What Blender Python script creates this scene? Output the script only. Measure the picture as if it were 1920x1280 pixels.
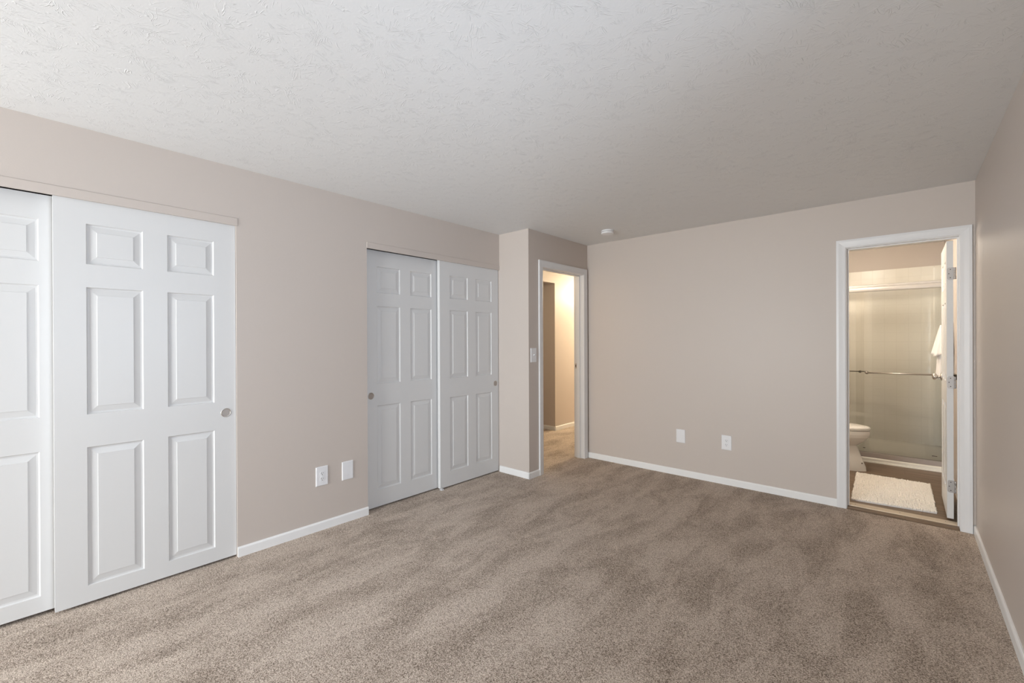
import bpy, bmesh, math, random
from mathutils import Vector, Matrix
random.seed(4)
for o in list(bpy.data.objects): bpy.data.objects.remove(o, do_unlink=True)
S = bpy.context.scene
COL = S.collection

# ---------------------------------------------------------------- camera
YAW, PITCH, ROLL, EYE, FPX = 0.7249241, -0.0018455, -0.0042224, 1.34788, 831.16
c_, s_ = math.cos(YAW), math.sin(YAW)
fw0 = Vector((-s_, c_, 0)); rt = Vector((c_, s_, 0)); up0 = Vector((0, 0, 1))
fw = fw0*math.cos(PITCH) + up0*math.sin(PITCH)
u1 = up0*math.cos(PITCH) - fw0*math.sin(PITCH)
rv = rt*math.cos(ROLL) + u1*math.sin(ROLL)
uv = u1*math.cos(ROLL) - rt*math.sin(ROLL)
cam_d = bpy.data.cameras.new('camera'); cam = bpy.data.objects.new('camera', cam_d); COL.objects.link(cam)
cam_d.sensor_width = 36; cam_d.lens = FPX*36/1920; cam_d.clip_start = 0.02
cam.matrix_world = Matrix(((rv.x, uv.x, -fw.x, 0), (rv.y, uv.y, -fw.y, 0), (rv.z, uv.z, -fw.z, EYE), (0, 0, 0, 1)))
S.camera = cam

# ---------------------------------------------------------------- light and exposure
S.view_settings.view_transform = 'Standard'; S.view_settings.look = 'None'
S.view_settings.gamma = 1; S.view_settings.use_curve_mapping = False
S.view_settings.exposure = 0.0
w = bpy.data.worlds.new('sky'); S.world = w; w.use_nodes = True
w.node_tree.nodes['Background'].inputs[0].default_value = (0.75, 0.87, 1, 1)
w.node_tree.nodes['Background'].inputs[1].default_value = 0.5

def area(name, loc, rot, sx, sy, watts, col, spread=180):
    d = bpy.data.lights.new(name, 'AREA'); d.shape = 'RECTANGLE'; d.size = sx; d.size_y = sy
    d.energy = watts; d.color = col; d.spread = math.radians(spread)
    o = bpy.data.objects.new(name, d); COL.objects.link(o); o.location = loc; o.rotation_euler = rot
    return o
# daylight that falls in through the bedroom window behind the camera
area('window_daylight', (-2.12, -3.58, 1.25), (math.radians(90), 0, 0), 1.75, 1.75, 268, (0.97, 1.0, 1.02))
# added upward fill to brighten the ceiling, like bounce from ground outside
area('ceiling_fill_light', (-2.12, -3.95, 0.55), (math.radians(125), 0, 0), 1.75, 1.0, 24, (0.7, 0.85, 1.0))
# and through the window in the side wall, behind the camera
area('side_window_daylight', (0.53, 0.90, 1.45), (math.radians(90), 0, math.radians(90)), 1.45, 1.15, 42, (0.70, 0.82, 1.0))

# ---------------------------------------------------------------- measures
H = 2.44
XL, YJ, XB, YF, XR, YN = -3.131, 3.340, -2.741, 4.411, 0.366, -3.40
WT = 0.12
BX0, BX1, BY0, BY1 = -1.05, 0.335, YF+WT, 6.93        # bathroom inside
SHY = 6.17                                             # shower front
HX = -3.917                                            # hall far wall
C1 = (-0.60, 0.934); C2 = (1.835, YJ); CTOP = 2.122     # closet openings
ED = (3.565, 4.32, 2.088)                              # entry opening
BD = (-0.345, 0.287, 2.070)                            # bathroom opening

# ---------------------------------------------------------------- materials
def mat(name, base=(0.8, 0.8, 0.8), rough=0.5, spec=0.5, metal=0.0, coat=0.0):
    m = bpy.data.materials.new(name); m.use_nodes = True
    b = m.node_tree.nodes['Principled BSDF']
    b.inputs['Base Color'].default_value = (*base, 1); b.inputs['Roughness'].default_value = rough
    b.inputs['Specular IOR Level'].default_value = spec; b.inputs['Metallic'].default_value = metal
    b.inputs['Coat Weight'].default_value = coat
    return m
def N(m, t, **k):
    n = m.node_tree.nodes.new(t)
    for a, v in k.items(): setattr(n, a, v)
    return n
def L(m, a, b): m.node_tree.links.new(a, b)
def bsdf(m): return m.node_tree.nodes['Principled BSDF']
def math_n(m, op, a, b=None, c=None):
    n = N(m, 'ShaderNodeMath', operation=op)
    for i, v in enumerate((a, b, c)):
        if v is None: continue
        if isinstance(v, (int, float)): n.inputs[i].default_value = v
        else: L(m, v, n.inputs[i])
    return n.outputs[0]
def noise_bump(m, scale, strength, dist=0.001, detail=2, stretch=None):
    tc = N(m, 'ShaderNodeNewGeometry'); src = tc.outputs['Position']
    if stretch:
        mp = N(m, 'ShaderNodeMapping'); mp.inputs['Scale'].default_value = stretch; L(m, src, mp.inputs[0]); src = mp.outputs[0]
    n = N(m, 'ShaderNodeTexNoise'); n.inputs['Scale'].default_value = scale; n.inputs['Detail'].default_value = detail
    L(m, src, n.inputs['Vector'])
    b = N(m, 'ShaderNodeBump'); b.inputs['Strength'].default_value = strength; b.inputs['Distance'].default_value = dist
    L(m, n.outputs[0], b.inputs['Height']); L(m, b.outputs[0], bsdf(m).inputs['Normal'])
    return n

M_wall = mat('wall_paint', (0.60, 0.535, 0.49), 0.42, 0.35); noise_bump(M_wall, 180, 0.25, 0.0008)
M_white = mat('white_door_paint', (0.715, 0.715, 0.715), 0.38, 0.4); noise_bump(M_white, 90, 0.12, 0.0006, 4, (1, 1, 0.06))
M_trim = mat('white_trim_paint', (0.81, 0.81, 0.82), 0.35, 0.4)
M_base = mat('gloss_white_baseboard', (0.88, 0.88, 0.88), 0.3, 0.5)
M_plate = mat('white_plastic', (0.84, 0.84, 0.86), 0.3, 0.5)
M_dark = mat('dark_slot', (0.03, 0.03, 0.03), 0.6)
M_nickel = mat('brushed_nickel', (0.58, 0.54, 0.50), 0.32, 0.5, 1.0)
M_nickel2 = mat('satin_nickel_cup', (0.44, 0.40, 0.37), 0.45, 0.5, 0.7)
M_hinge = mat('hinge_metal', (0.42, 0.40, 0.39), 0.5, 0.5, 0.8); noise_bump(M_hinge, 300, 0.5, 0.001)
M_porc = mat('porcelain', (0.86, 0.84, 0.80), 0.12, 0.5, 0, 0.3)
M_acr = mat('shower_acrylic', (0.86, 0.84, 0.78), 0.25, 0.4)
M_towel = mat('white_terry', (0.86, 0.84, 0.82), 0.95, 0.1); noise_bump(M_towel, 500, 0.8, 0.002)
M_bronze = mat('dark_bronze', (0.10, 0.07, 0.05), 0.4, 0.5, 0.6)
M_alu = mat('white_metal_rail', (0.50, 0.48, 0.46), 0.3, 0.5, 0.2)
M_strip = mat('beige_transition_strip', (0.62, 0.52, 0.41), 0.35, 0.5, 0.2)
M_glow = mat('lamp_glass', (0.9, 0.85, 0.75), 0.4)
bsdf(M_glow).inputs['Emission Color'].default_value = (1, 0.80, 0.52, 1); bsdf(M_glow).inputs['Emission Strength'].default_value = 4

def glass_mat():
    m = bpy.data.materials.new('clear_glass'); m.use_nodes = True; nt = m.node_tree
    nt.nodes.clear(); out = nt.nodes.new('ShaderNodeOutputMaterial')
    tr = nt.nodes.new('ShaderNodeBsdfTransparent'); tr.inputs[0].default_value = (0.985, 0.985, 0.975, 1)
    gl = nt.nodes.new('ShaderNodeBsdfGlossy'); gl.inputs['Roughness'].default_value = 0.03
    fr = nt.nodes.new('ShaderNodeFresnel'); fr.inputs[0].default_value = 1.5
    mx = nt.nodes.new('ShaderNodeMixShader')
    nt.links.new(fr.outputs[0], mx.inputs[0]); nt.links.new(tr.outputs[0], mx.inputs[1]); nt.links.new(gl.outputs[0], mx.inputs[2])
    nt.links.new(mx.outputs[0], out.inputs[0]); return m
M_glass = glass_mat()

# carpet: short twisted pile, speckled light and dark yarn, brushed in broad streaks
def carpet():
    m = mat('speckled_carpet', rough=1.0, spec=0.05)
    g = N(m, 'ShaderNodeNewGeometry'); P = g.outputs['Position']
    wob = N(m, 'ShaderNodeTexNoise'); wob.inputs['Scale'].default_value = 60; wob.inputs['Detail'].default_value = 1; L(m, P, wob.inputs['Vector'])
    mx = N(m, 'ShaderNodeMix', data_type='VECTOR'); mx.inputs[0].default_value = 0.003
    L(m, P, mx.inputs[4]); L(m, wob.outputs['Color'], mx.inputs[5])
    n1 = N(m, 'ShaderNodeTexNoise'); n1.inputs['Scale'].default_value = 215; n1.inputs['Detail'].default_value = 3; n1.inputs['Roughness'].default_value = 0.72
    L(m, mx.outputs[1], n1.inputs['Vector'])
    v = N(m, 'ShaderNodeTexVoronoi'); v.inputs['Scale'].default_value = 230; v.inputs['Randomness'].default_value = 1
    L(m, mx.outputs[1], v.inputs['Vector'])
    # broad brushed streaks running down the room
    mp = N(m, 'ShaderNodeMapping'); mp.inputs['Rotation'].default_value = (0, 0, math.radians(-8)); mp.inputs['Scale'].default_value = (2.6, 0.95, 1); L(m, P, mp.inputs[0])
    n2 = N(m, 'ShaderNodeTexNoise'); n2.inputs['Scale'].default_value = 2.1; n2.inputs['Detail'].default_value = 3.5; n2.inputs['Roughness'].default_value = 0.6
    n2.inputs['Distortion'].default_value = 0.4
    L(m, mp.outputs[0], n2.inputs['Vector'])
    r2 = N(m, 'ShaderNodeMapRange'); r2.inputs[1].default_value = 0.38; r2.inputs[2].default_value = 0.60; r2.inputs[3].default_value = -0.05; r2.inputs[4].default_value = 0.022
    L(m, n2.outputs[0], r2.inputs[0])
    vs = N(m, 'ShaderNodeSeparateColor'); L(m, v.outputs['Color'], vs.inputs[0])
    s = math_n(m, 'ADD', math_n(m, 'ADD', n1.outputs[0], r2.outputs[0]), math_n(m, 'MULTIPLY', math_n(m, 'SUBTRACT', vs.outputs[0], 0.5), 0.09))
    ramp = N(m, 'ShaderNodeValToRGB'); e = ramp.color_ramp.elements
    e[0].position = 0.33; e[0].color = (0.100, 0.068, 0.047, 1)
    e[1].position = 0.62; e[1].color = (0.77, 0.655, 0.56, 1)
    a = e.new(0.43); a.color = (0.335, 0.256, 0.195, 1)
    a = e.new(0.50); a.color = (0.50, 0.408, 0.334, 1)
    L(m, s, ramp.inputs[0])
    L(m, ramp.outputs[0], bsdf(m).inputs['Base Color'])
    hgt = math_n(m, 'ADD', math_n(m, 'MULTIPLY', v.outputs['Distance'], -0.5), n1.outputs[0])
    b = N(m, 'ShaderNodeBump'); b.inputs['Strength'].default_value = 0.7; b.inputs['Distance'].default_value = 0.006
    L(m, hgt, b.inputs['Height']); L(m, b.outputs[0], bsdf(m).inputs['Normal'])
    bsdf(m).inputs['Sheen Weight'].default_value = 0.15
    return m
M_carpet = carpet()

# ceiling: white plaster stamped with overlapping brush-star marks
def ceiling_mat():
    m = mat('stamped_plaster', (0.81, 0.81, 0.81), 0.6, 0.3)
    g = N(m, 'ShaderNodeNewGeometry'); P = g.outputs['Position']
    outs = []
    for k, (sc, off, freq) in enumerate(((3.6, (0, 0, 0), 7.5), (4.7, (3.3, 7.1, 0), 6.5), (6.0, (8.3, 1.7, 0), 6.0))):
        wn = N(m, 'ShaderNodeTexNoise'); wn.inputs['Scale'].default_value = 9; L(m, P, wn.inputs['Vector'])
        sh = N(m, 'ShaderNodeVectorMath', operation='MULTIPLY_ADD'); L(m, wn.outputs['Color'], sh.inputs[0])
        sh.inputs[1].default_value = (0.035,)*3; L(m, P, sh.inputs[2])
        ad = N(m, 'ShaderNodeVectorMath', operation='ADD'); ad.inputs[1].default_value = off; L(m, sh.outputs[0], ad.inputs[0])
        vo = N(m, 'ShaderNodeTexVoronoi', voronoi_dimensions='2D'); vo.inputs['Scale'].default_value = sc; L(m, ad.outputs[0], vo.inputs['Vector'])
        df = N(m, 'ShaderNodeVectorMath', operation='SUBTRACT'); L(m, ad.outputs[0], df.inputs[0]); L(m, vo.outputs['Position'], df.inputs[1])
        fl = N(m, 'ShaderNodeVectorMath', operation='MULTIPLY'); fl.inputs[1].default_value = (1, 1, 0); L(m, df.outputs[0], fl.inputs[0])
        ln = N(m, 'ShaderNodeVectorMath', operation='LENGTH'); L(m, fl.outputs[0], ln.inputs[0])
        nr = N(m, 'ShaderNodeVectorMath', operation='NORMALIZE'); L(m, fl.outputs[0], nr.inputs[0])
        sp = N(m, 'ShaderNodeVectorMath', operation='SCALE'); sp.inputs['Scale'].default_value = freq; L(m, nr.outputs[0], sp.inputs[0])
        rad = math_n(m, 'MULTIPLY', ln.outputs['Value'], 9.0)
        cb = N(m, 'ShaderNodeCombineXYZ'); L(m, rad, cb.inputs[2])
        a2 = N(m, 'ShaderNodeVectorMath', operation='ADD'); L(m, sp.outputs[0], a2.inputs[0]); L(m, cb.outputs[0], a2.inputs[1])
        cs = N(m, 'ShaderNodeVectorMath', operation='SCALE'); cs.inputs['Scale'].default_value = 30; L(m, vo.outputs['Color'], cs.inputs[0])
        a3 = N(m, 'ShaderNodeVectorMath', operation='ADD'); L(m, a2.outputs[0], a3.inputs[0]); L(m, cs.outputs[0], a3.inputs[1])
        nz = N(m, 'ShaderNodeTexNoise'); nz.inputs['Scale'].default_value = 1.0; nz.inputs['Detail'].default_value = 1.5; nz.inputs['Roughness'].default_value = 0.5
        L(m, a3.outputs[0], nz.inputs['Vector'])
        # thin ridge where the noise crosses its mean
        d = math_n(m, 'ABSOLUTE', math_n(m, 'SUBTRACT', nz.outputs[0], 0.52))
        rg = N(m, 'ShaderNodeMapRange', interpolation_type='SMOOTHSTEP'); rg.inputs[1].default_value = 0.0; rg.inputs[2].default_value = 0.028
        rg.inputs[3].default_value = 1; rg.inputs[4].default_value = 0; L(m, d, rg.inputs[0])
        # broken up in patches
        bk = N(m, 'ShaderNodeTexNoise'); bk.inputs['Scale'].default_value = 13 + 4*k; bk.inputs['Detail'].default_value = 2; L(m, ad.outputs[0], bk.inputs['Vector'])
        br = N(m, 'ShaderNodeMapRange'); br.inputs[1].default_value = 0.52; br.inputs[2].default_value = 0.64; L(m, bk.outputs[0], br.inputs[0])
        outs.append(math_n(m, 'MULTIPLY', rg.outputs[0], br.outputs[0]))
    n = N(m, 'ShaderNodeTexNoise'); n.inputs['Scale'].default_value = 110; n.inputs['Detail'].default_value = 2; L(m, P, n.inputs['Vector'])
    hh = math_n(m, 'ADD', math_n(m, 'MAXIMUM', math_n(m, 'MAXIMUM', outs[0], outs[1]), outs[2]), math_n(m, 'MULTIPLY', n.outputs[0], 0.22))
    b = N(m, 'ShaderNodeBump'); b.inputs['Strength'].default_value = 0.65; b.inputs['Distance'].default_value = 0.0016; b.invert = False
    L(m, hh, b.inputs['Height']); L(m, b.outputs[0], bsdf(m).inputs['Normal'])
    return m
M_ceil = ceiling_mat()

def plank_mat():
    m = mat('brown_vinyl_plank', rough=0.4, spec=0.35)
    g = N(m, 'ShaderNodeNewGeometry'); P = g.outputs['Position']
    mp = N(m, 'ShaderNodeMapping'); mp.inputs['Scale'].default_value = (1.2, 22, 1); L(m, P, mp.inputs[0])
    n = N(m, 'ShaderNodeTexNoise'); n.inputs['Scale'].default_value = 2.5; n.inputs['Detail'].default_value = 5; L(m, mp.outputs[0], n.inputs['Vector'])
    r = N(m, 'ShaderNodeValToRGB'); e = r.color_ramp.elements
    e[0].position = 0.35; e[0].color = (0.150, 0.098, 0.062, 1); e[1].position = 0.68; e[1].color = (0.28, 0.195, 0.132, 1)
    L(m, n.outputs[0], r.inputs[0])
    br = N(m, 'ShaderNodeTexBrick'); br.inputs['Scale'].default_value = 1; br.inputs['Mortar Size'].default_value = 0.0012
    br.inputs['Brick Width'].default_value = 1.2; br.inputs['Row Height'].default_value = 0.15
    br.inputs['Color1'].default_value = (1, 1, 1, 1); br.inputs['Color2'].default_value = (0.82, 0.82, 0.82, 1); br.inputs['Mortar'].default_value = (0.45, 0.45, 0.45, 1)
    L(m, P, br.inputs['Vector'])
    mx = N(m, 'ShaderNodeMix', data_type='RGBA', blend_type='MULTIPLY'); mx.inputs[0].default_value = 1
    L(m, r.outputs[0], mx.inputs[6]); L(m, br.outputs[0], mx.inputs[7]); L(m, mx.outputs[2], bsdf(m).inputs['Base Color'])
    return m
M_plank = plank_mat()

def tile_mat():
    m = mat('embossed_tile_acrylic', (0.88, 0.85, 0.78), 0.25, 0.4)
    tc = N(m, 'ShaderNodeTexCoord'); P = tc.outputs['UV']
    br = N(m, 'ShaderNodeTexBrick', offset=0.0); br.inputs['Scale'].default_value = 1; br.inputs['Mortar Size'].default_value = 0.003; br.inputs['Mortar Smooth'].default_value = 0.6
    br.inputs['Brick Width'].default_value = 0.108; br.inputs['Row Height'].default_value = 0.108
    L(m, P, br.inputs['Vector'])
    b = N(m, 'ShaderNodeBump'); b.inputs['Strength'].default_value = 0.25; b.inputs['Distance'].default_value = 0.0012; b.invert = True
    L(m, br.outputs['Fac'], b.inputs['Height']); L(m, b.outputs[0], bsdf(m).inputs['Normal'])
    mx = N(m, 'ShaderNodeMix', data_type='RGBA'); mx.inputs[6].default_value = (0.88, 0.85, 0.78, 1); mx.inputs[7].default_value = (0.83, 0.80, 0.73, 1)
    L(m, br.outputs['Fac'], mx.inputs[0]); L(m, mx.outputs[2], bsdf(m).inputs['Base Color'])
    return m
M_tile = tile_mat()

# ---------------------------------------------------------------- helpers
def link(name, bm, m, parent=None, smooth=False):
    me = bpy.data.meshes.new(name); bmesh.ops.recalc_face_normals(bm, faces=bm.faces); bm.to_mesh(me); bm.free()
    me.materials.append(m)
    if smooth:
        for p in me.polygons: p.use_smooth = True
    o = bpy.data.objects.new(name, me); COL.objects.link(o)
    if parent:
        o.parent = parent; o.matrix_parent_inverse = Matrix.Translation(parent.location).inverted() if False else Matrix()
    return o
def shade(o, ang=35):
    for p in o.data.polygons: p.use_smooth = True
    md = o.modifiers.new('es', 'EDGE_SPLIT'); md.split_angle = math.radians(ang); return o
def bx(bm, x0, x1, y0, y1, z0, z1, bev=0.0):
    r = bmesh.ops.create_cube(bm, size=1.0)
    vs = r['verts']
    for v in vs:
        v.co = Vector((x0 + (v.co.x+.5)*(x1-x0), y0 + (v.co.y+.5)*(y1-y0), z0 + (v.co.z+.5)*(z1-z0)))
    if bev:
        es = list({e for v in vs for e in v.link_edges})
        bmesh.ops.bevel(bm, geom=es, offset=bev, segments=2, profile=0.5, affect='EDGES')
def boxes(*bs, bev=0.0):
    bm = bmesh.new()
    for b in bs: bx(bm, *b, bev=bev)
    return bm
def lathe(bm, prof, axis, org, seg=40, caps=True):
    """prof: list of (radius, distance along axis)."""
    a = Vector(axis).normalized(); t = Vector((0, 0, 1)) if abs(a.z) < 0.9 else Vector((1, 0, 0))
    u = a.cross(t).normalized(); v = a.cross(u); rings = []
    for r, d in prof:
        rings.append([bm.verts.new(Vector(org) + a*d + (u*math.cos(2*math.pi*i/seg) + v*math.sin(2*math.pi*i/seg))*max(r, 1e-5)) for i in range(seg)])
    for A, B in zip(rings, rings[1:]):
        for i in range(seg): bm.faces.new((A[i], A[(i+1) % seg], B[(i+1) % seg], B[i]))
    if caps: bm.faces.new(rings[0]); bm.faces.new(rings[-1])
def loft(bm, rings, cap0=True, cap1=True, closed=True):
    R = [[bm.verts.new(p) for p in r] for r in rings]; n = len(R[0])
    for A, B in zip(R, R[1:]):
        for i in range(n if closed else n-1): bm.faces.new((A[i], A[(i+1) % n], B[(i+1) % n], B[i]))
    if cap0: bm.faces.new(R[0])
    if cap1: bm.faces.new(R[-1])
def meta(o, label, cat=None, kind=None, group=None):
    o['label'] = label
    if cat: o['category'] = cat
    if kind: o['kind'] = kind
    if group: o['group'] = group
    return o
def empty(name, loc, label, cat, kind=None, group=None):
    o = bpy.data.objects.new(name, None); COL.objects.link(o); o.location = loc; o.empty_display_size = 0.1
    return meta(o, label, cat, kind, group)
def part(name, bm, m, parent, smooth=False, label=None):
    """bm given in world coordinates; stored relative to the parent's origin."""
    off = Vector(parent.location); q = parent
    while q.parent: q = q.parent; off += Vector(q.location)
    bmesh.ops.translate(bm, verts=bm.verts, vec=-off)
    o = link(name, bm, m, None, smooth); o.parent = parent
    if label: o['label'] = label
    return o
def struct(name, bm, m, label, cat):
    return meta(link(name, bm, m), label, cat, 'structure')

# ---------------------------------------------------------------- shell
HY0, HY1 = YJ+WT, 8.0
o = struct('floor', boxes((-5.3, XR+.15, YN-.15, YF-.005, -0.06, 0), (-5.3, XB-WT+.14, YF-.005, HY1, -0.06, 0)), M_carpet,
       'taupe speckled carpet covering the bedroom and running out into the hallway', 'carpet')
struct('floor_bathroom', boxes((BX0-.02, BX1+.02, YF-.005+.10, BY1+.02, -0.05, 0.010)), M_plank,
       'dark brown wood-look plank floor of the bathroom behind the bath mat', 'floor')
struct('ceiling', boxes((-5.3, XR+.15, YN-.15, HY1, H, H+.1)), M_ceil,
       'white bedroom ceiling with stamped brush-star plaster texture', 'ceiling')

# left wall with two closet openings
struct('wall_left', boxes((XL-WT, XL, YN-.12, C1[0], 0, H), (XL-WT, XL, C1[0], C1[1], CTOP, H), (XL-WT, XL, C1[1], C2[0], 0, H),
                          (XL-WT, XL, C2[0], YJ, CTOP, H)), M_wall,
       'long beige bedroom wall holding the two sliding closets', 'wall')
struct('wall_alcove', boxes((XL-WT-.6, XB, YJ, YJ+WT, 0, H)), M_wall,
       'narrow beige return wall between the farther closet and the hallway door corner', 'wall')
struct('wall_entry', boxes((XB-WT, XB, YJ+WT, ED[0]-.02, 0, H), (XB-WT, XB, ED[1]+.02, YF+.001, 0, H), (XB-WT, XB, ED[0]-.02, ED[1]+.02, ED[2]+.02, H),
                           (XB-WT, XB, YF+.001, HY1, 0, H)), M_wall,
       'shaded beige wall section around the open hallway doorway with the light switch', 'wall')
struct('wall_far', boxes((XB, BD[0]-.02, YF, YF+WT, 0, H), (BD[1]+.02, XR+.12, YF, YF+WT, 0, H), (BD[0]-.02, BD[1]+.02, YF, YF+WT, BD[2]+.02, H)), M_wall,
       'broad beige end wall between the hallway door and the bathroom door', 'wall')
RY0, RY1 = 0.15, 1.65; WX0, WX1, WZ0, WZ1 = -3.02, -1.22, 0.35, 2.15; SZ0 = 0.86
struct('wall_right', boxes((XR, XR+.12, YN-.12, RY0, 0, H), (XR, XR+.12, RY1, YF, 0, H), (XR, XR+.12, RY0, RY1, 0, SZ0), (XR, XR+.12, RY0, RY1, WZ1, H)), M_wall,
       'beige side wall running from beside the bathroom door towards the viewer', 'wall')
struct('wall_back', boxes((XL, WX0, YN-.12, YN, 0, H), (WX1, XR, YN-.12, YN, 0, H), (WX0, WX1, YN-.12, YN, 0, WZ0), (WX0, WX1, YN-.12, YN, WZ1, H)), M_wall,
       'beige bedroom wall with the window, opposite the bathroom door', 'wall')
# closet interiors
for k, (a, b, t) in enumerate(((C1[0], C1[1], 'the nearer closet'), (C2[0], C2[1], 'the farther closet'))):
    x0 = XL-WT-.60
    bs = [(x0-.05, x0, a-.2, b+(.2 if k == 0 else 0), 0, H), (x0, XL-WT, a-.25, a-.2, 0, H)]
    if k == 0: bs.append((x0, XL-WT, b+.2, b+.25, 0, H))
    struct('wall_closet', boxes(*bs), M_wall, 'plain inner wall of %s behind its sliding doors' % t, 'wall')
# hallway
struct('wall_hall', boxes((HX-.10, HX, 5.39, HY1, 0, H), (HX-.10, HX, 4.30, 5.39, 2.205, H), (HX-.10, HX, YJ+WT, 4.30, 0, H), (-5.3, HX-.10, 5.39, 5.49, 0, H),
                          (-5.3, HX-.10, 4.20, 4.30, 0, H), (-5.35, -5.25, 4.3, 5.4, 0, H), (HX, XB-WT, HY1-.1, HY1, 0, H)), M_wall,
       'hallway walls lit warm yellow, with a dark opening, seen through the doorway', 'wall')
# bathroom walls
struct('wall_bathroom_far', boxes((BX0, BX1, BY1, BY1+.1, 0, H)), M_wall, 'tan bathroom wall showing above the shower surround', 'wall')
struct('wall_bathroom_left', boxes((BX0-.1, BX0, BY0, BY1+.1, 0, H)), M_wall, 'tan bathroom wall behind the toilet tank', 'wall')
struct('wall_bathroom_right', boxes((BX1, BX1+.03, BY0, BY1+.1, 0, H)), M_wall, 'tan bathroom wall behind the open white door', 'wall')

# ---------------------------------------------------------------- baseboards
BH, BT = 0.062, 0.012
def base_prof(bm, p0, p1, n):
    """strip from p0 to p1, n = unit normal into the room"""
    n = Vector(n); pr = [(0, 0), (BT, 0), (BT, BH-.010), (BT-.003, BH-.003), (BT-.007, BH), (0, BH)]
    loft(bm, [[Vector((*p, 0)) + n*a + Vector((0, 0, b)) for a, b in pr] for p in (p0, p1)])
def baseboard(name, segs, label):
    bm = bmesh.new()
    for s in segs: base_prof(bm, *s)
    return struct(name, bm, M_base, label, 'baseboard')
baseboard('baseboard_left', [((XL, C1[1]), (XL, C2[0]), (1, 0, 0))], 'white baseboard on the wall piece between the two closets')
baseboard('baseboard_left', [((XL, YN), (XL, C1[0]), (1, 0, 0))], 'white baseboard on the wall piece before the nearer closet')
baseboard('baseboard_alcove', [((XL+.005, YJ), (XB+BT, YJ), (0, -1, 0))], 'short white baseboard at the foot of the narrow return wall')
baseboard('baseboard_entry', [((XB, YJ-BT), (XB, 3.498), (1, 0, 0))], 'tiny white baseboard piece between wall corner and hallway door casing')
baseboard('baseboard_far', [((XB, YF), (-0.41, YF), (0, -1, 0))], 'long white baseboard along the end wall between the two doorways')
baseboard('baseboard_right', [((XR, YN), (XR, YF-.002), (-1, 0, 0))], 'white baseboard along the side wall beside the bathroom door')
baseboard('baseboard_back', [((XL+BT, YN), (XR-BT, YN), (0, 1, 0))], 'white baseboard below the bedroom window')
baseboard('baseboard_hall', [((HX, 5.39), (HX, HY1-.1), (1, 0, 0)), ((HX-1.3, 5.39), (HX, 5.39), (0, -1, 0))],
          'cream baseboard turning the hallway corner beyond the doorway')
baseboard('baseboard_bathroom', [((BX1, BY0+.02), (BX1, SHY-.01), (-1, 0, 0))], 'white baseboard on the bathroom wall behind the open door')

# ---------------------------------------------------------------- door casings
def casing_profile(w, t): return [(0, 0), (0, t*.55), (w*.10, t*.75), (w*.35, t*.80), (w*.75, t), (w, t*.95), (w, 0)]   # (across from inner edge, out)
def casing(bm, pts, inward, out, w, t):
    """mitred frame round an opening: pts = inner polyline (foot, head corner, head corner, foot) in world, out = normal"""
    pr = casing_profile(w, t); out = Vector(out); a, b, c, d = [Vector(p) for p in pts]
    side = (a - d).normalized(); upv = Vector((0, 0, 1)); rings = []
    for p, offs in ((a, side), (b, side+upv), (c, upv-side), (d, -side)):
        rings.append([p + offs*u + out*v for u, v in pr])
    loft(bm, rings)
# hallway doorway
e = empty('trim_1', (XB, 3.94, 0), 'white casing and jambs of the open doorway to the warm-lit hallway', 'door frame', 'structure')
y0, y1, zh = ED
bm = bmesh.new(); casing(bm, ((XB, y0-.006, 0), (XB, y0-.006, zh+.004), (XB, y1+.002, zh+.004), (XB, y1+.002, 0)), None, (1, 0, 0), 0.064, 0.016)
part('casing', bm, M_trim, e)
bm = bmesh.new(); casing(bm, ((XB-WT, y0-.006, 0), (XB-WT, y0-.006, zh+.004), (XB-WT, y1+.006, zh+.004), (XB-WT, y1+.006, 0)), None, (-1, 0, 0), 0.062, 0.016)
part('casing', bm, M_trim, e)
part('jamb', boxes((XB-WT, XB, y0-.019, y0, 0, zh), bev=.001), M_trim, e)
jr = part('jamb', boxes((XB-WT, XB, y1, y1+.019, 0, zh), bev=.001), M_trim, e)
part('head_jamb', boxes((XB-WT, XB, y0-.019, y1+.019, zh, zh+.019), bev=.001), M_trim, e)
st = (XB-.085, XB-.045)
part('door_stop', boxes((*st, y0, y0+.010, 0, zh-.010), (*st, y1-.010, y1, 0, zh-.010), (*st, y0, y1, zh-.010, zh), bev=.001), M_trim, e)
sp = part('strike_plate', boxes((XB-.112, XB-.088, y1-.0025, y1-.0005, 1.025, 1.083), bev=.0006), M_nickel, e, label='brushed metal strike plate with dark latch hole')
part('latch_hole', boxes((XB-.105, XB-.095, y1-.0032, y1-.0022, 1.042, 1.066)), M_dark, sp)
# bathroom doorway
e = empty('trim_2', (-.03, YF, 0), 'white casing and jambs of the bathroom doorway', 'door frame', 'structure')
x0, x1, zh = BD
bm = bmesh.new(); casing(bm, ((x1+.002, YF, 0), (x1+.002, YF, zh+.004), (x0-.004, YF, zh+.004), (x0-.004, YF, 0)), None, (0, -1, 0), 0.062, 0.016)
part('casing', bm, M_trim, e)
bm = bmesh.new(); pr_w = .04; casing(bm, ((x1+.004, BY0, .01), (x1+.004, BY0, zh+.004), (x0-.004, BY0, zh+.004), (x0-.004, BY0, .01)), None, (0, 1, 0), 0.040, 0.014)
part('casing', bm, M_trim, e)
part('jamb', boxes((x0-.019, x0, YF, BY0, 0.0, zh), bev=.001), M_trim, e)
part('jamb', boxes((x1, x1+.017, YF, BY0, 0.0, zh), bev=.001), M_trim, e)
part('head_jamb', boxes((x0-.019, x1+.017, YF, BY0, zh, zh+.018), bev=.001), M_trim, e)
stp = (YF+.035, YF+.075)
part('door_stop', boxes((x0, x0+.010, *stp, .018, zh-.008), (x1-.008, x1, *stp, .018, zh-.008), (x0, x1, *stp, zh-.008, zh), bev=.001), M_trim, e)

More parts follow.
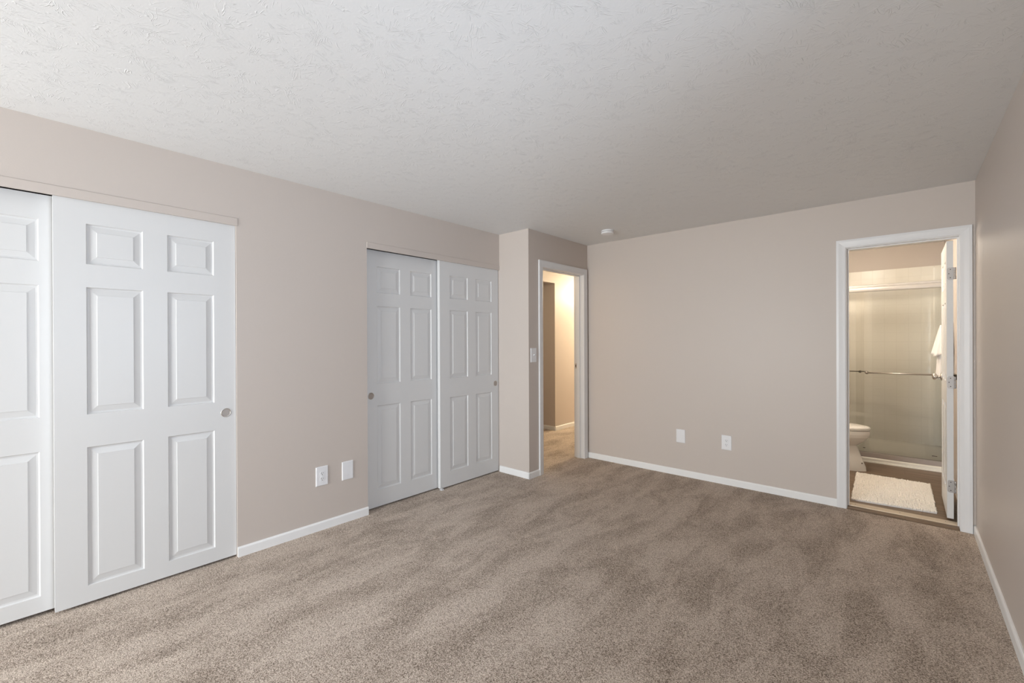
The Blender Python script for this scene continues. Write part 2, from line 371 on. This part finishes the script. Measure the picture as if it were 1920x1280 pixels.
# ---------------------------------------------------------------- six-panel doors
COLS_Z1 = ((0.098, 0.810), (0.978, 1.632), (1.750, 1.958))
COLS_Z2 = ((0.147, 0.828), (1.003, 1.632), (1.740, 1.952))
def panel_face(bm, W, Z0, Z1, cols, rows, place, flip):
    """moulded face in (s, z, depth) mapped by place(); depth 0 = face, negative = into door"""
    ss = sorted({0, W, *[v for c in cols for v in c]}); zs = sorted({Z0, Z1, *[v for r in rows for v in r]})
    vc = {}
    def V(s, z, d):
        k = (round(s, 5), round(z, 5), round(d, 5))
        if k not in vc: vc[k] = bm.verts.new(place(s, z, d))
        return vc[k]
    for i in range(len(ss)-1):
        for j in range(len(zs)-1):
            a, b, c, d = ss[i], ss[i+1], zs[j], zs[j+1]
            if (a, b) in cols and (c, d) in rows:
                prev = None
                for ins, dep in ((0, 0), (.005, -.0075), (.012, -.0085), (.040, -.0035), (.0412, -.0012)):
                    cur = [V(a+ins, c+ins, dep), V(b-ins, c+ins, dep), V(b-ins, d-ins, dep), V(a+ins, d-ins, dep)]
                    if prev:
                        for q in range(4): bm.faces.new((prev[q], prev[(q+1) % 4], cur[(q+1) % 4], cur[q]))
                    prev = cur
                bm.faces.new(prev)
            else:
                bm.faces.new((V(a, c, 0), V(b, c, 0), V(b, d, 0), V(a, d, 0)))
    return vc
def six_panel(W, Z0, Z1, cols, rows, T, place_front, place_back):
    bm = bmesh.new()
    panel_face(bm, W, Z0, Z1, cols, rows, place_front, False)
    panel_face(bm, W, Z0, Z1, cols, rows, place_back, True)
    for (a, c), (b, d) in (((0, Z0), (W, Z0)), ((W, Z0), (W, Z1)), ((W, Z1), (0, Z1)), ((0, Z1), (0, Z0))):
        bm.faces.new([bm.verts.new(p) for p in (place_front(a, c, 0), place_front(b, d, 0), place_back(b, d, 0), place_back(a, c, 0))])
    bmesh.ops.remove_doubles(bm, verts=bm.verts, dist=1e-5)
    return bm
def closet_door(name, ystart, W, xface, z0, z1, cols, rows, pull_y, label):
    T = 0.034
    e = empty(name, (xface-T/2, ystart+W/2, z0), label, 'closet door', 'structure')
    bm = six_panel(W, z0, z1, cols, rows, T, lambda s, z, d: Vector((xface+d, ystart+s, z)), lambda s, z, d: Vector((xface-T-d, ystart+s, z)))
    part('door_panel', bm, M_white, e)
    bm = bmesh.new(); o = (xface+.0005, pull_y, 0.911)
    lathe(bm, [(.0275, -.001), (.0275, .0012), (.0262, .0022), (.0235, .0022), (.0225, .0010), (.0222, -.0002)], (1, 0, 0), o, 48, caps=False)
    part('finger_pull', bm, M_nickel, e, True, 'round brushed metal finger pull')
    bm = bmesh.new(); lathe(bm, [(.0001, .0002), (.0224, .0003)], (1, 0, 0), o, 48, caps=False)
    part('pull_cup', bm, M_nickel2, e.children[-1] if e.children else e, True)
    return e
cz = lambda a, b, c, d: ((a, b), (c, d))
closet_door('door_1', 0.137, 0.795, XL-.012, 0.014, 2.090, cz(.118, .345, .453, .680), COLS_Z1, 0.877,
            'wide six-panel sliding closet door with pull at its right, nearest full door')
closet_door('door_2', -0.590, 0.795, XL-.058, 0.020, 2.079, cz(.118, .345, .453, .680), COLS_Z1, -0.52,
            'partly cut-off six-panel closet door behind the nearest sliding door')
closet_door('door_3', 2.565, 0.768, XL-.012, 0.012, 2.090, cz(.118, .343, .447, .670), COLS_Z2, 3.288,
            'six-panel sliding closet door touching the narrow return wall')
closet_door('door_4', 1.842, 0.768, XL-.058, 0.012, 2.079, cz(.112, .335, .438, .665), COLS_Z2, 1.900,
            'recessed six-panel sliding closet door beside the two low wall plates')
# track fascias over the closets
for nm, (a, b), lab in (('trim_3', (C1[0]-.0, C1[1]+.008), 'beige track cover strip above the nearer closet doors'),
                        ('trim_4', (C2[0]-.0, YJ-.001), 'beige track cover strip above the farther closet doors')):
    struct(nm, boxes((XL-.010, XL+.004, a, b, 2.074, 2.121), bev=.0015), M_wall, lab, 'trim')
    struct('trim_5' if nm == 'trim_3' else 'trim_6', boxes((XL-.10, XL-.010, a+.001, b-.009, 2.094, 2.121)), M_dark, 'dark sliding track hidden behind the cover strip of the ' + ('nearer' if nm == 'trim_3' else 'farther') + ' closet', 'track')
# little nylon guide on the carpet between the farther doors
e = empty('door_guide', (XL-.004, 2.575, 0), 'small pale floor guide under the overlap of the farther closet doors', 'door guide')
part('guide_foot', boxes((XL-.022, XL+.010, 2.560, 2.590, .0, .007), bev=.002), M_plate, e)
part('guide_fin', boxes((XL-.008, XL+.006, 2.566, 2.584, .006, .024), bev=.003), mat('grey_nylon', (.5, .5, .5), .5), e)

# bathroom door leaf, standing open at a right angle
LX0, LX1, LY0, LY1 = 0.2305, 0.2655, 4.548, 5.168
e = empty('door_5', (.248, 4.548, .035), 'white six-panel bathroom door standing open against the side wall', 'door', 'structure')
W = LY1-LY0
bm = six_panel(W, .035, 2.062, ((.09, .275), (.345, .53)), ((.22, .86), (1.03, 1.62), (1.73, 1.93)), .035,
               lambda s, z, d: Vector((LX0-d, LY0+s, z)), lambda s, z, d: Vector((LX1+d, LY0+s, z)))
part('door_panel', bm, M_white, e)
for sx, fx in ((-1, LX0), (1, LX1)):
    bm = bmesh.new(); k = 1.0 if sx < 0 else .92
    lathe(bm, [(.030, 0), (.031, .003), (.027, .008), (.012, .012), (.0095, .018), (.0095, .026*k), (.016, .031*k), (.0255, .038*k), (.0275, .046*k), (.0235, .055*k), (.012, .0590*k), (.0002, .060*k)],
          (sx, 0, 0), (fx, 5.105, 1.035), 36)
    part('door_knob', bm, M_nickel, e, True, 'brushed nickel round knob')
for hz in (1.824, 1.030, .270):
    bm = bmesh.new()
    pts = []
    r = .012
    for cx, cz_, a0 in ((LX0+.003+r, hz-.0445+r, 180), (LX1+.003, hz-.0445, None), (LX1+.003, hz+.0445, None), (LX0+.003+r, hz+.0445-r, 90)):
        if a0 is None: pts.append((cx, cz_))
        else:
            for q in range(7):
                a = math.radians(a0 + 90*q/6); pts.append((cx + r*math.cos(a), cz_ + r*math.sin(a)))
    loft(bm, [[Vector((x, yy, z)) for x, z in pts] for yy in (LY0+.0005, LY0-.0022)])
    h = part('hinge', bm, M_hinge, e, label='grey metal hinge leaf with rounded corners')
    bm = bmesh.new()
    for q in range(3):
        lathe(bm, [(.0055, .001), (.006, .002), (.006, .027), (.0055, .028)], (0, 0, 1), (LX1+.0085, LY0-.008, hz-.0445+q*.0295), 16)
    part('knuckle', bm, M_hinge, h, True)
    for zx, zz in ((.012, 0), (.020, .030), (.020, -.030)):
        bm = bmesh.new(); lathe(bm, [(.0035, 0), (.003, .001), (.0001, .0012)], (0, -1, 0), (LX0+zx, LY0-.0020, hz+zz), 12)
        part('screw', bm, M_dark, h)

# thresholds
e = empty('threshold', (-.03, 4.46, 0), 'brown and beige transition strips on the floor across the bathroom doorway', 'threshold')
bm = bmesh.new(); pr = [(4.398, -.002), (4.398, .006), (4.403, .012), (4.412, .015), (4.462, .016), (4.462, -.002)]
loft(bm, [[Vector((x, a, b)) for a, b in pr] for x in (BD[0]+.0005, BD[1]-.0005)]); part('vinyl_nosing', bm, M_plank, e)
bm = bmesh.new(); pr = [(4.455, .010), (4.457, .018), (4.475, .0205), (4.53, .0205), (4.546, .018), (4.550, .010)]
loft(bm, [[Vector((x, a, b)) for a, b in pr] for x in (BD[0]+.0005, BD[1]-.0005)]); s = part('metal_strip', bm, M_strip, e, label='beige transition strip')
for x in (-.30, -.03, .22):
    bm = bmesh.new(); lathe(bm, [(.004, 0), (.0035, .0008), (.0001, .001)], (0, 0, 1), (x, 4.50, .0203), 12)
    part('screw', bm, M_bronze, s)

# ---------------------------------------------------------------- wall plates, switch, detector
def plate_obj(name, centre, nrm, w, h, label, cat, kind, group=None):
    """flat plate on a wall: nrm (1,0,0) or (0,-1,0)"""
    c = Vector(centre); n = Vector(nrm); t = Vector((n.y, -n.x, 0)) if abs(n.x) > .5 else Vector((1, 0, 0))
    if abs(n.x) > .5: t = Vector((0, 1, 0))
    e = empty(name, centre, label, cat, None, group)
    bm = bmesh.new()
    def ring(ww, hh, d): return [c + t*a*ww/2 + Vector((0, 0, b*hh/2)) + n*d for a, b in ((-1, -1), (1, -1), (1, 1), (-1, 1))]
    loft(bm, [ring(w, h, 0), ring(w, h, .0025), ring(w-.004, h-.004, .005), ring(w-.010, h-.010, .0062)]); part('plate', bm, M_plate, e)
    def screw(z):
        bm = bmesh.new(); lathe(bm, [(.0034, .0060), (.0034, .0068), (.0020, .0074)], n, c + Vector((0, 0, z)), 16); part('screw', bm, M_plate, e, True)
    def box_on(bm, cx, cz, ww, hh, d0, d1):
        loft(bm, [[c + t*(cx+a*ww/2) + Vector((0, 0, cz+b*hh/2)) + n*d for a, b in ((-1, -1), (1, -1), (1, 1), (-1, 1))] for d in (d0, d1)])
    if kind == 'outlet':
        screw(0)
        for dz in (.0195, -.0195):
            bm = bmesh.new(); R = .0172; ring_ = []
            for q in range(32):
                a = 2*math.pi*q/32; ring_.append((R*math.cos(a), max(-.0135, min(.0135, R*math.sin(a)))))
            loft(bm, [[c + t*x + Vector((0, 0, z+dz)) + n*d for x, z in ring_] for d in (.005, .0078)])
            f = part('receptacle', bm, M_plate, e)
            bm = bmesh.new(); box_on(bm, -.0062, dz+.003, .0026, .0090, .007, .0083); box_on(bm, .0062, dz+.003, .0022, .0072, .007, .0083)
            lathe(bm, [(.0027, .007), (.0027, .0083)], n, c + Vector((0, 0, dz-.0085)), 14)
            part('slots', bm, M_dark, f, label='dark plug slots')
    elif kind == 'blank':
        screw(.030); screw(-.030)
    else:
        screw(.030); screw(-.030)
        bm = bmesh.new(); box_on(bm, 0, 0, .0105, .024, .005, .0068); part('toggle_slot', bm, M_plate, e)
        bm = bmesh.new()
        loft(bm, [[c + t*a*.004 + Vector((0, 0, b*.0065)) + n*.006 for a, b in ((-1, -1), (1, -1), (1, 1), (-1, 1))],
                  [c + t*a*.0032 + Vector((0, 0, .009+b*.0028)) + n*.019 for a, b in ((-1, -1), (1, -1), (1, 1), (-1, 1))]]); part('toggle', bm, M_plate, e)
    return e
plate_obj('wall_outlet', (XL, 1.4715, .3845), (1, 0, 0), .088, .137, 'white duplex outlet on the wall between the closets', 'outlet', 'outlet')
plate_obj('blank_cover_plate', (XL, 1.6670, .3825), (1, 0, 0), .088, .137, 'blank white cover plate on the wall between the closets', 'wall plate', 'blank')
plate_obj('blank_cover_plate', (-1.669, YF, .3925), (0, -1, 0), .088, .132, 'blank white cover plate low on the end wall', 'wall plate', 'blank')
plate_obj('wall_outlet', (-1.243, YF, .3900), (0, -1, 0), .088, .135, 'white duplex outlet low on the end wall', 'outlet', 'outlet')
plate_obj('light_switch', (XB, 3.411, 1.204), (1, 0, 0), .088, .140, 'white light switch beside the hallway doorway', 'light switch', 'switch')

e = empty('smoke_detector', (-2.215, 3.945, H), 'small round white smoke detector on the ceiling near the end wall', 'smoke detector')
bm = bmesh.new(); lathe(bm, [(.060, 0), (.062, .004), (.062, .011), (.060, .013)], (0, 0, -1), e.location, 48); part('base', bm, M_plate, e, True); shade(e.children[-1])
bm = bmesh.new(); lathe(bm, [(.055, .012), (.055, .016)], (0, 0, -1), e.location, 48); part('vent_gap', bm, mat('grey_gap', (.3, .29, .28), .6), e)
bm = bmesh.new(); lathe(bm, [(.058, .0155), (.062, .018), (.062, .028), (.058, .034), (.030, .037), (.0001, .0375)], (0, 0, -1), e.location, 48); part('cover', bm, M_plate, e); shade(e.children[-1])

# ---------------------------------------------------------------- bathroom
# shower surround with embossed squares; uv in metres
e = empty('shower_surround', (-.36, BY1, 0), 'off-white shower surround embossed with small square tiles', 'shower surround')
SZ = 2.175
def uvpanel(name, a, b, z0, z1, n, lip, parent):
    a, b, n = Vector((*a, 0)), Vector((*b, 0)), Vector((*n, 0)); bm = bmesh.new()
    th = .012
    rings = []
    P = [[(a, z0), (b, z0), (b, z1), (a, z1)]]
    for d in (0, th):
        rings.append([p + Vector((0, 0, z)) + n*(d+.003) for p, z in P[0]])
    loft(bm, rings)
    uvl = bm.loops.layers.uv.new('UVMap'); dr = (b-a).normalized()
    for f in bm.faces:
        for lp in f.loops: lp[uvl].uv = ((lp.vert.co-a).dot(dr), lp.vert.co.z-z0)
    return part(name, bm, M_tile, parent)
uvpanel('back_panel', (BX0+.005, BY1), (BX1-.005, BY1), .02, SZ, (0, -1), 0, e)
uvpanel('side_panel', (BX0, SHY+.097), (BX0, BY1-.012), .02, SZ, (1, 0), 0, e)
uvpanel('side_panel', (BX1, SHY+.097), (BX1, BY1-.012), .02, SZ, (-1, 0), 0, e)
# corner columns and soap ledge
for cx, sg in ((BX0+.016, 1), (BX1-.016, -1)):
    bm = bmesh.new()
    pts = [(cx, BY1-.012)] + [(cx + sg*.10*(1-math.sin(t)), BY1-.012-.10*(1-math.cos(t))) for t in [math.pi/2*q/8 for q in range(9)]]
    loft(bm, [[Vector((x, y, z)) for x, y in pts] for z in (.146, SZ-.02)])
    part('corner_column', bm, M_acr, e)
e = empty('shower_pan', (-.36, SHY, .01), 'white shower pan with a low curb under the sliding glass', 'shower pan')
bm = bmesh.new()
pr = [(SHY, .010), (SHY+.002, .022), (SHY+.012, .026), (SHY+.014, .052), (SHY+.026, .060), (SHY+.085, .060), (SHY+.10, .050), (SHY+.13, .034), (SHY+.36, .040), (BY1-.07, .135), (BY1-.017, .145), (BY1-.017, .010)]
loft(bm, [[Vector((x, a, b)) for a, b in pr] for x in (BX0+.017, BX1-.017)]); part('curb', bm, M_acr, e)
e = empty('shower_door', (-.36, SHY+.05, .06), 'frameless sliding glass shower doors with pale top rail and towel bar', 'shower door')
bm = bmesh.new(); yy = SHY+.035
pr = [(yy, 1.868), (yy-.004, 1.876), (yy-.006, 1.892), (yy-.004, 1.907), (yy+.002, 1.911), (yy+.002, 1.917), (yy-.003, 1.920), (yy-.003, 1.936), (yy+.004, 1.942), (yy+.050, 1.942), (yy+.056, 1.935), (yy+.056, 1.868)]
loft(bm, [[Vector((x, a, b)) for a, b in pr] for x in (BX0+.012, BX1-.012)]); part('top_rail', bm, M_alu, e)
part('bottom_track', boxes((BX0+.012, BX1-.012, SHY+.030, SHY+.075, .0605, .112), bev=.003), mat('satin_track', (.42, .37, .34), .4, .5, .2), e)
g1 = part('glass_panel', boxes((-.405, BX1-.016, SHY+.038, SHY+.044, .112, 1.868)), M_glass, e, label='outer clear glass panel')
g2 = part('glass_panel', boxes((BX0+.02, -.335, SHY+.058, SHY+.064, .112, 1.868)), M_glass, e, label='inner clear glass panel')
part('corner_guide', boxes((-.345, -.325, SHY+.033, SHY+.037, .155, .161)), M_bronze, g1)
part('corner_guide', boxes((.205, .245, SHY+.033, SHY+.037, .155, .161)), M_bronze, g1)
bm = bmesh.new(); lathe(bm, [(.0075, 0), (.0075, .64)], (1, 0, 0), (-.325, SHY-.012, .985), 20)
tb = part('towel_bar', bm, M_nickel, e, True, 'thin brushed metal towel bar')
bm = bmesh.new()
for x in (-.310, .300): lathe(bm, [(.016, -.047), (.018, -.030), (.011, -.020), (.011, 0), (.013, .006), (.009, .010)], (0, -1, 0), (x, SHY-.008, .985), 20)
part('bracket', bm, M_nickel, tb, True)
bm = bmesh.new(); lathe(bm, [(.0065, 0), (.0065, .60)], (1, 0, 0), (BX0+.13, SHY+.085, .990), 20); tb = part('towel_bar', bm, M_nickel, e, True, 'inner thin towel bar')
bm = bmesh.new()
for x in (BX0+.15, -.37): lathe(bm, [(.014, 0), (.009, .006), (.009, .022)], (0, 1, 0), (x, SHY+.064, .990), 18)
part('bracket', bm, M_nickel, tb, True)

# toilet, facing away from the tank wall (+x)
TY = 5.745
e = empty('toilet', (-.62, TY, .01), 'white toilet with closed lid, half hidden by the bathroom door casing', 'toilet')
def egg(xb, xf, hw, z, n=96):
    """plan outline: back xb, front tip xf, half width hw"""
    L_ = xf-xb; xc = xb + L_*.42; out = []
    for q in range(n):
        a = 2*math.pi*q/n; ca, sa = math.cos(a), math.sin(a)
        x = xc + (xf-xc)*ca if ca > 0 else xc + (xc-xb)*ca
        out.append(Vector((x, TY + hw*sa*(1 if ca < 0 else (1-.06*ca)), z)))
    return out
bm = bmesh.new()
loft(bm, [egg(-.90, -.292, .112, .010), egg(-.90, -.297, .110, .05), egg(-.89, -.330, .103, .14), egg(-.87, -.355, .100, .22), egg(-.85, -.372, .110, .262)])
part('pedestal', bm, M_porc, e); shade(e.children[-1], 60)
bm = bmesh.new()
loft(bm, [egg(-.85, -.375, .100, .255), egg(-.84, -.350, .122, .275), egg(-.82, -.305, .152, .315), egg(-.80, -.272, .172, .355), egg(-.79, -.262, .178, .385), egg(-.79, -.260, .180, .418), egg(-.79, -.264, .176, .422)])
part('bowl', bm, M_porc, e); shade(e.children[-1], 60)
bm = bmesh.new()
loft(bm, [egg(-.79, -.262, .178, .426), egg(-.79, -.258, .182, .430), egg(-.79, -.258, .182, .440), egg(-.79, -.264, .176, .443)])
part('seat', bm, M_porc, e); shade(e.children[-1], 60)
bm = bmesh.new()
loft(bm, [egg(-.79, -.263, .178, .444), egg(-.79, -.259, .182, .448), egg(-.79, -.266, .176, .458), egg(-.785, -.32, .135, .468), egg(-.76, -.42, .07, .4725)])
part('lid', bm, M_porc, e); shade(e.children[-1], 60)
bm = boxes((-1.035, -.835, TY-.215, TY+.215, .40, .745), bev=.02); tk = part('tank', bm, M_porc, e)
part('tank_lid', boxes((-1.043, -.822, TY-.225, TY+.225, .745, .785), bev=.01), M_porc, tk)
part('flush_lever', boxes((-.835, -.818, TY-.19, TY-.10, .675, .69), bev=.004), M_nickel, tk)
bm = bmesh.new(); lathe(bm, [(.006, 0), (.0055, .008), (.0001, .011)], (0, -1, 0), (-.322, TY-.098, .105), 16); 
part('bolt_cap', bm, M_bronze, e)

# bath mat: chenille loops along slightly wavy edges
e = empty('bath_mat', (-.09, 5.1, .010), 'fluffy cream bath mat on the brown bathroom floor', 'bath mat')
MC = [Vector((-.335, 4.622)), Vector((.182, 4.680)), Vector((.172, 5.55)), Vector((-.362, 5.575))]
def mat_pt(u, v): return (MC[0]*(1-u) + MC[1]*u)*(1-v) + (MC[3]*(1-u) + MC[2]*u)*v
bm = bmesh.new(); n1, n2 = 20, 30
g = [[bm.verts.new((*mat_pt(i/n1, j/n2), .011)) for j in range(n2+1)] for i in range(n1+1)]
g2 = [[bm.verts.new((*mat_pt(i/n1, j/n2), .020)) for j in range(n2+1)] for i in range(n1+1)]
for i in range(n1):
    for j in range(n2):
        bm.faces.new((g[i][j], g[i+1][j], g[i+1][j+1], g[i][j+1])); bm.faces.new((g2[i][j], g2[i][j+1], g2[i+1][j+1], g2[i+1][j]))
bd = [(i, 0) for i in range(n1)] + [(n1, j) for j in range(n2)] + [(i, n2) for i in range(n1, 0, -1)] + [(0, j) for j in range(n2, 0, -1)]
for (a, b), (c, d) in zip(bd, bd[1:]+bd[:1]): bm.faces.new((g[a][b], g[c][d], g2[c][d], g2[a][b]))
part('backing', bm, M_towel, e, label='flat white backing cloth')
bm = bmesh.new()
nu, nv = 46, 72
for i in range(nu):
    for j in range(nv):
        u = (i+.5+random.uniform(-.3, .3))/nu; v = (j+.5+random.uniform(-.3, .3))/nv
        p = mat_pt(u, v); r = random.uniform(.0070, .0095); hh = random.uniform(.75, 1.35)
        mtx = Matrix.Translation((p.x, p.y, .022)) @ Matrix.Rotation(random.uniform(0, 6.28), 4, 'Z') @ Matrix.Rotation(random.uniform(-.5, .5), 4, 'X') @ Matrix.Diagonal((.85, 1.15, hh, 1))
        bmesh.ops.create_icosphere(bm, subdivisions=1, radius=r, matrix=mtx)
t = part('pile', bm, mat('cream_chenille', (.90, .86, .80), .95, .1), e, True, 'tufted cream chenille loops'); t['kind'] = 'stuff'

# towel on its ring behind the open door
e = empty('towel_ring', (BX1, 5.72, 1.46), 'dark metal towel ring on the bathroom wall holding the white towel', 'towel ring')
bm = bmesh.new(); lathe(bm, [(.024, 0), (.024, .006), (.012, .012), (.009, .055), (.013, .060), (.001, .066)], (-1, 0, 0), (BX1, 5.72, 1.475), 24); part('post', bm, M_nickel, e, True)
bm = bmesh.new(); R = .075
for q in range(36):
    pass
rings = []
for q in range(37):
    a = 2*math.pi*q/36; c = Vector((BX1-.05, 5.72 + R*math.sin(a), 1.400 + R*math.cos(a))); rad = Vector((0, math.sin(a), math.cos(a)))
    rings.append([c + (rad*math.cos(t) + Vector((1, 0, 0))*math.sin(t))*.005 for t in [2*math.pi*k/8 for k in range(8)]])
loft(bm, rings, False, False); part('ring', bm, M_bronze, e, True)
e = empty('hand_towel', (.25, 5.70, 1.0), 'white hand towel bunched over a ring behind the open bathroom door', 'towel')
def cloth(z_list, cx, wy, amp, depth, phase, lean):
    """pleated hanging cloth: rings of a closed flattened outline with folds"""
    rs = []
    for k, z in enumerate(z_list):
        f = k/(len(z_list)-1); W_ = wy[0] + (wy[1]-wy[0])*f**.75; D = depth[0] + (depth[1]-depth[0])*f**.85; A = amp*f; ring = []
        for q in range(72):
            a = 2*math.pi*q/72; ca, sa = math.cos(a), math.sin(a)
            fold = 1 + A*math.sin(7*a + phase) + .4*A*math.sin(13*a+1+phase)
            x = cx - lean*f - D*.5*ca*fold; y = 5.68 + W_*.5*sa*fold
            ring.append(Vector((min(x, BX1-.004), y, z + .012*f*math.sin(3*a+phase))))
        rs.append(ring)
    return rs
zs = [1.475-.275*k/14 for k in range(15)]
bm = bmesh.new(); loft(bm, cloth(zs, .270, (.06, .23), .13, (.05, .135), .4, .012)); part('front_flap', bm, M_towel, e, True)
zs = [1.30-.31*k/10 for k in range(11)]
bm = bmesh.new(); loft(bm, cloth(zs, .260, (.10, .15), .08, (.06, .085), 2.0, 0)); part('back_flap', bm, M_towel, e, True)

# bathroom light above the mirror side, left of the door, out of sight
e = empty('vanity_light', (-.80, BY0, 2.0), 'warm vanity light bar on the bathroom wall beside the door', 'lamp')
part('backplate', boxes((-1.0, -.60, BY0, BY0+.025, 1.95, 2.03), bev=.004), M_nickel, e)
for x in (-.94, -.80, -.66):
    bm = bmesh.new(); lathe(bm, [(.018, 0), (.035, .02), (.05, .06), (.055, .10), (.045, .12)], (0, 1, -.3), (x, BY0+.02, 1.995), 24); part('lamp_shade', bm, M_glow, e, True)
area('vanity_lamp_light', (-.80, BY0+.16, 1.97), (math.radians(70), 0, 0), .36, .10, 6.0, (1.0, 0.88, 0.70))
d = bpy.data.lights.new('vanity_bulb_light', 'POINT'); d.energy = 13; d.color = (1, .87, .69); d.shadow_soft_size = .06
o = bpy.data.objects.new('vanity_bulb_light', d); COL.objects.link(o); o.location = (-.74, BY0+.24, 1.98)
# added bathroom ceiling lamp brightening the shower, hidden above the door head
e = empty('unseen_ceiling_lamp', (-.35, 5.45, H), 'flat round ceiling lamp added unseen in the bathroom to brighten the shower', 'lamp')
bm = bmesh.new(); lathe(bm, [(.13, 0), (.13, .02), (.12, .022)], (0, 0, -1), e.location, 32); part('base', bm, M_nickel, e)
bm = bmesh.new(); lathe(bm, [(.12, .021), (.115, .04), (.08, .05), (.001, .055)], (0, 0, -1), e.location, 32); part('lamp_shade', bm, M_glow, e, True)
d = bpy.data.lights.new('bathroom_fill_light', 'POINT'); d.energy = 14; d.color = (1, .90, .76); d.shadow_soft_size = .10
o = bpy.data.objects.new('bathroom_fill_light', d); COL.objects.link(o); o.location = (-.35, 5.45, 2.28)
# hallway lamp
e = empty('unseen_ceiling_lamp', (-3.33, 6.9, H), 'round warm ceiling lamp in the hallway', 'lamp')
bm = bmesh.new(); lathe(bm, [(.15, 0), (.15, .02), (.14, .025)], (0, 0, -1), e.location, 32); part('base', bm, M_nickel, e)
bm = bmesh.new(); lathe(bm, [(.14, .024), (.13, .05), (.09, .075), (.001, .085)], (0, 0, -1), e.location, 32); part('lamp_shade', bm, M_glow, e, True)
d = bpy.data.lights.new('hall_lamp_light', 'POINT'); d.energy = 110; d.color = (1, .87, .61); d.shadow_soft_size = .12
o = bpy.data.objects.new('hall_lamp_light', d); COL.objects.link(o); o.location = (-3.33, 6.9, 2.2)

# second, weaker hallway lamp, added near the doorway to brighten the recess
e = empty('unseen_ceiling_lamp', (-3.42, 4.15, H), 'small warm ceiling lamp added unseen in the hallway to brighten its recess', 'lamp')
bm = bmesh.new(); lathe(bm, [(.10, 0), (.10, .02), (.09, .025)], (0, 0, -1), e.location, 32); part('base', bm, M_nickel, e)
bm = bmesh.new(); lathe(bm, [(.09, .024), (.085, .05), (.06, .07), (.001, .08)], (0, 0, -1), e.location, 32); part('lamp_shade', bm, M_glow, e, True)
d = bpy.data.lights.new('hall_recess_fill', 'POINT'); d.energy = 9; d.color = (1, .84, .60); d.shadow_soft_size = .09
o = bpy.data.objects.new('hall_recess_fill', d); COL.objects.link(o); o.location = (-3.42, 4.15, 2.24)
# bedroom window behind the viewer
e = empty('window_1', (-2.12, YN-.06, WZ0), 'wide white-framed bedroom window letting in the daylight', 'window', 'structure')
f = .045
part('window_frame', boxes((WX0, WX1, YN-.10, YN-.03, WZ0, WZ0+f), (WX0, WX1, YN-.10, YN-.03, WZ1-f, WZ1), (WX0, WX0+f, YN-.10, YN-.03, WZ0+f, WZ1-f), (WX1-f, WX1, YN-.10, YN-.03, WZ0+f, WZ1-f),
                           (-2.14, -2.10, YN-.10, YN-.03, WZ0+f, WZ1-f)), M_trim, e)
part('sill', boxes((WX0-.04, WX1+.04, YN-.02, YN+.05, WZ0-.03, WZ0), bev=.004), M_trim, e)
part('glass', boxes((WX0+f, WX1-f, YN-.07, YN-.064, WZ0+f, WZ1-f)), M_glass, e)
e = empty('window_2', (XR+.06, 0.90, SZ0), 'white-framed bedroom window in the side wall just right of the viewer', 'window', 'structure')
part('window_frame', boxes((XR+.03, XR+.10, RY0, RY1, SZ0, SZ0+f), (XR+.03, XR+.10, RY0, RY1, WZ1-f, WZ1), (XR+.03, XR+.10, RY0, RY0+f, SZ0+f, WZ1-f), (XR+.03, XR+.10, RY1-f, RY1, SZ0+f, WZ1-f)), M_trim, e)
part('sill', boxes((XR-.05, XR+.02, RY0-.04, RY1+.04, SZ0-.03, SZ0), bev=.004), M_trim, e)
part('glass', boxes((XR+.064, XR+.07, RY0+f, RY1-f, SZ0+f, WZ1-f)), M_glass, e)
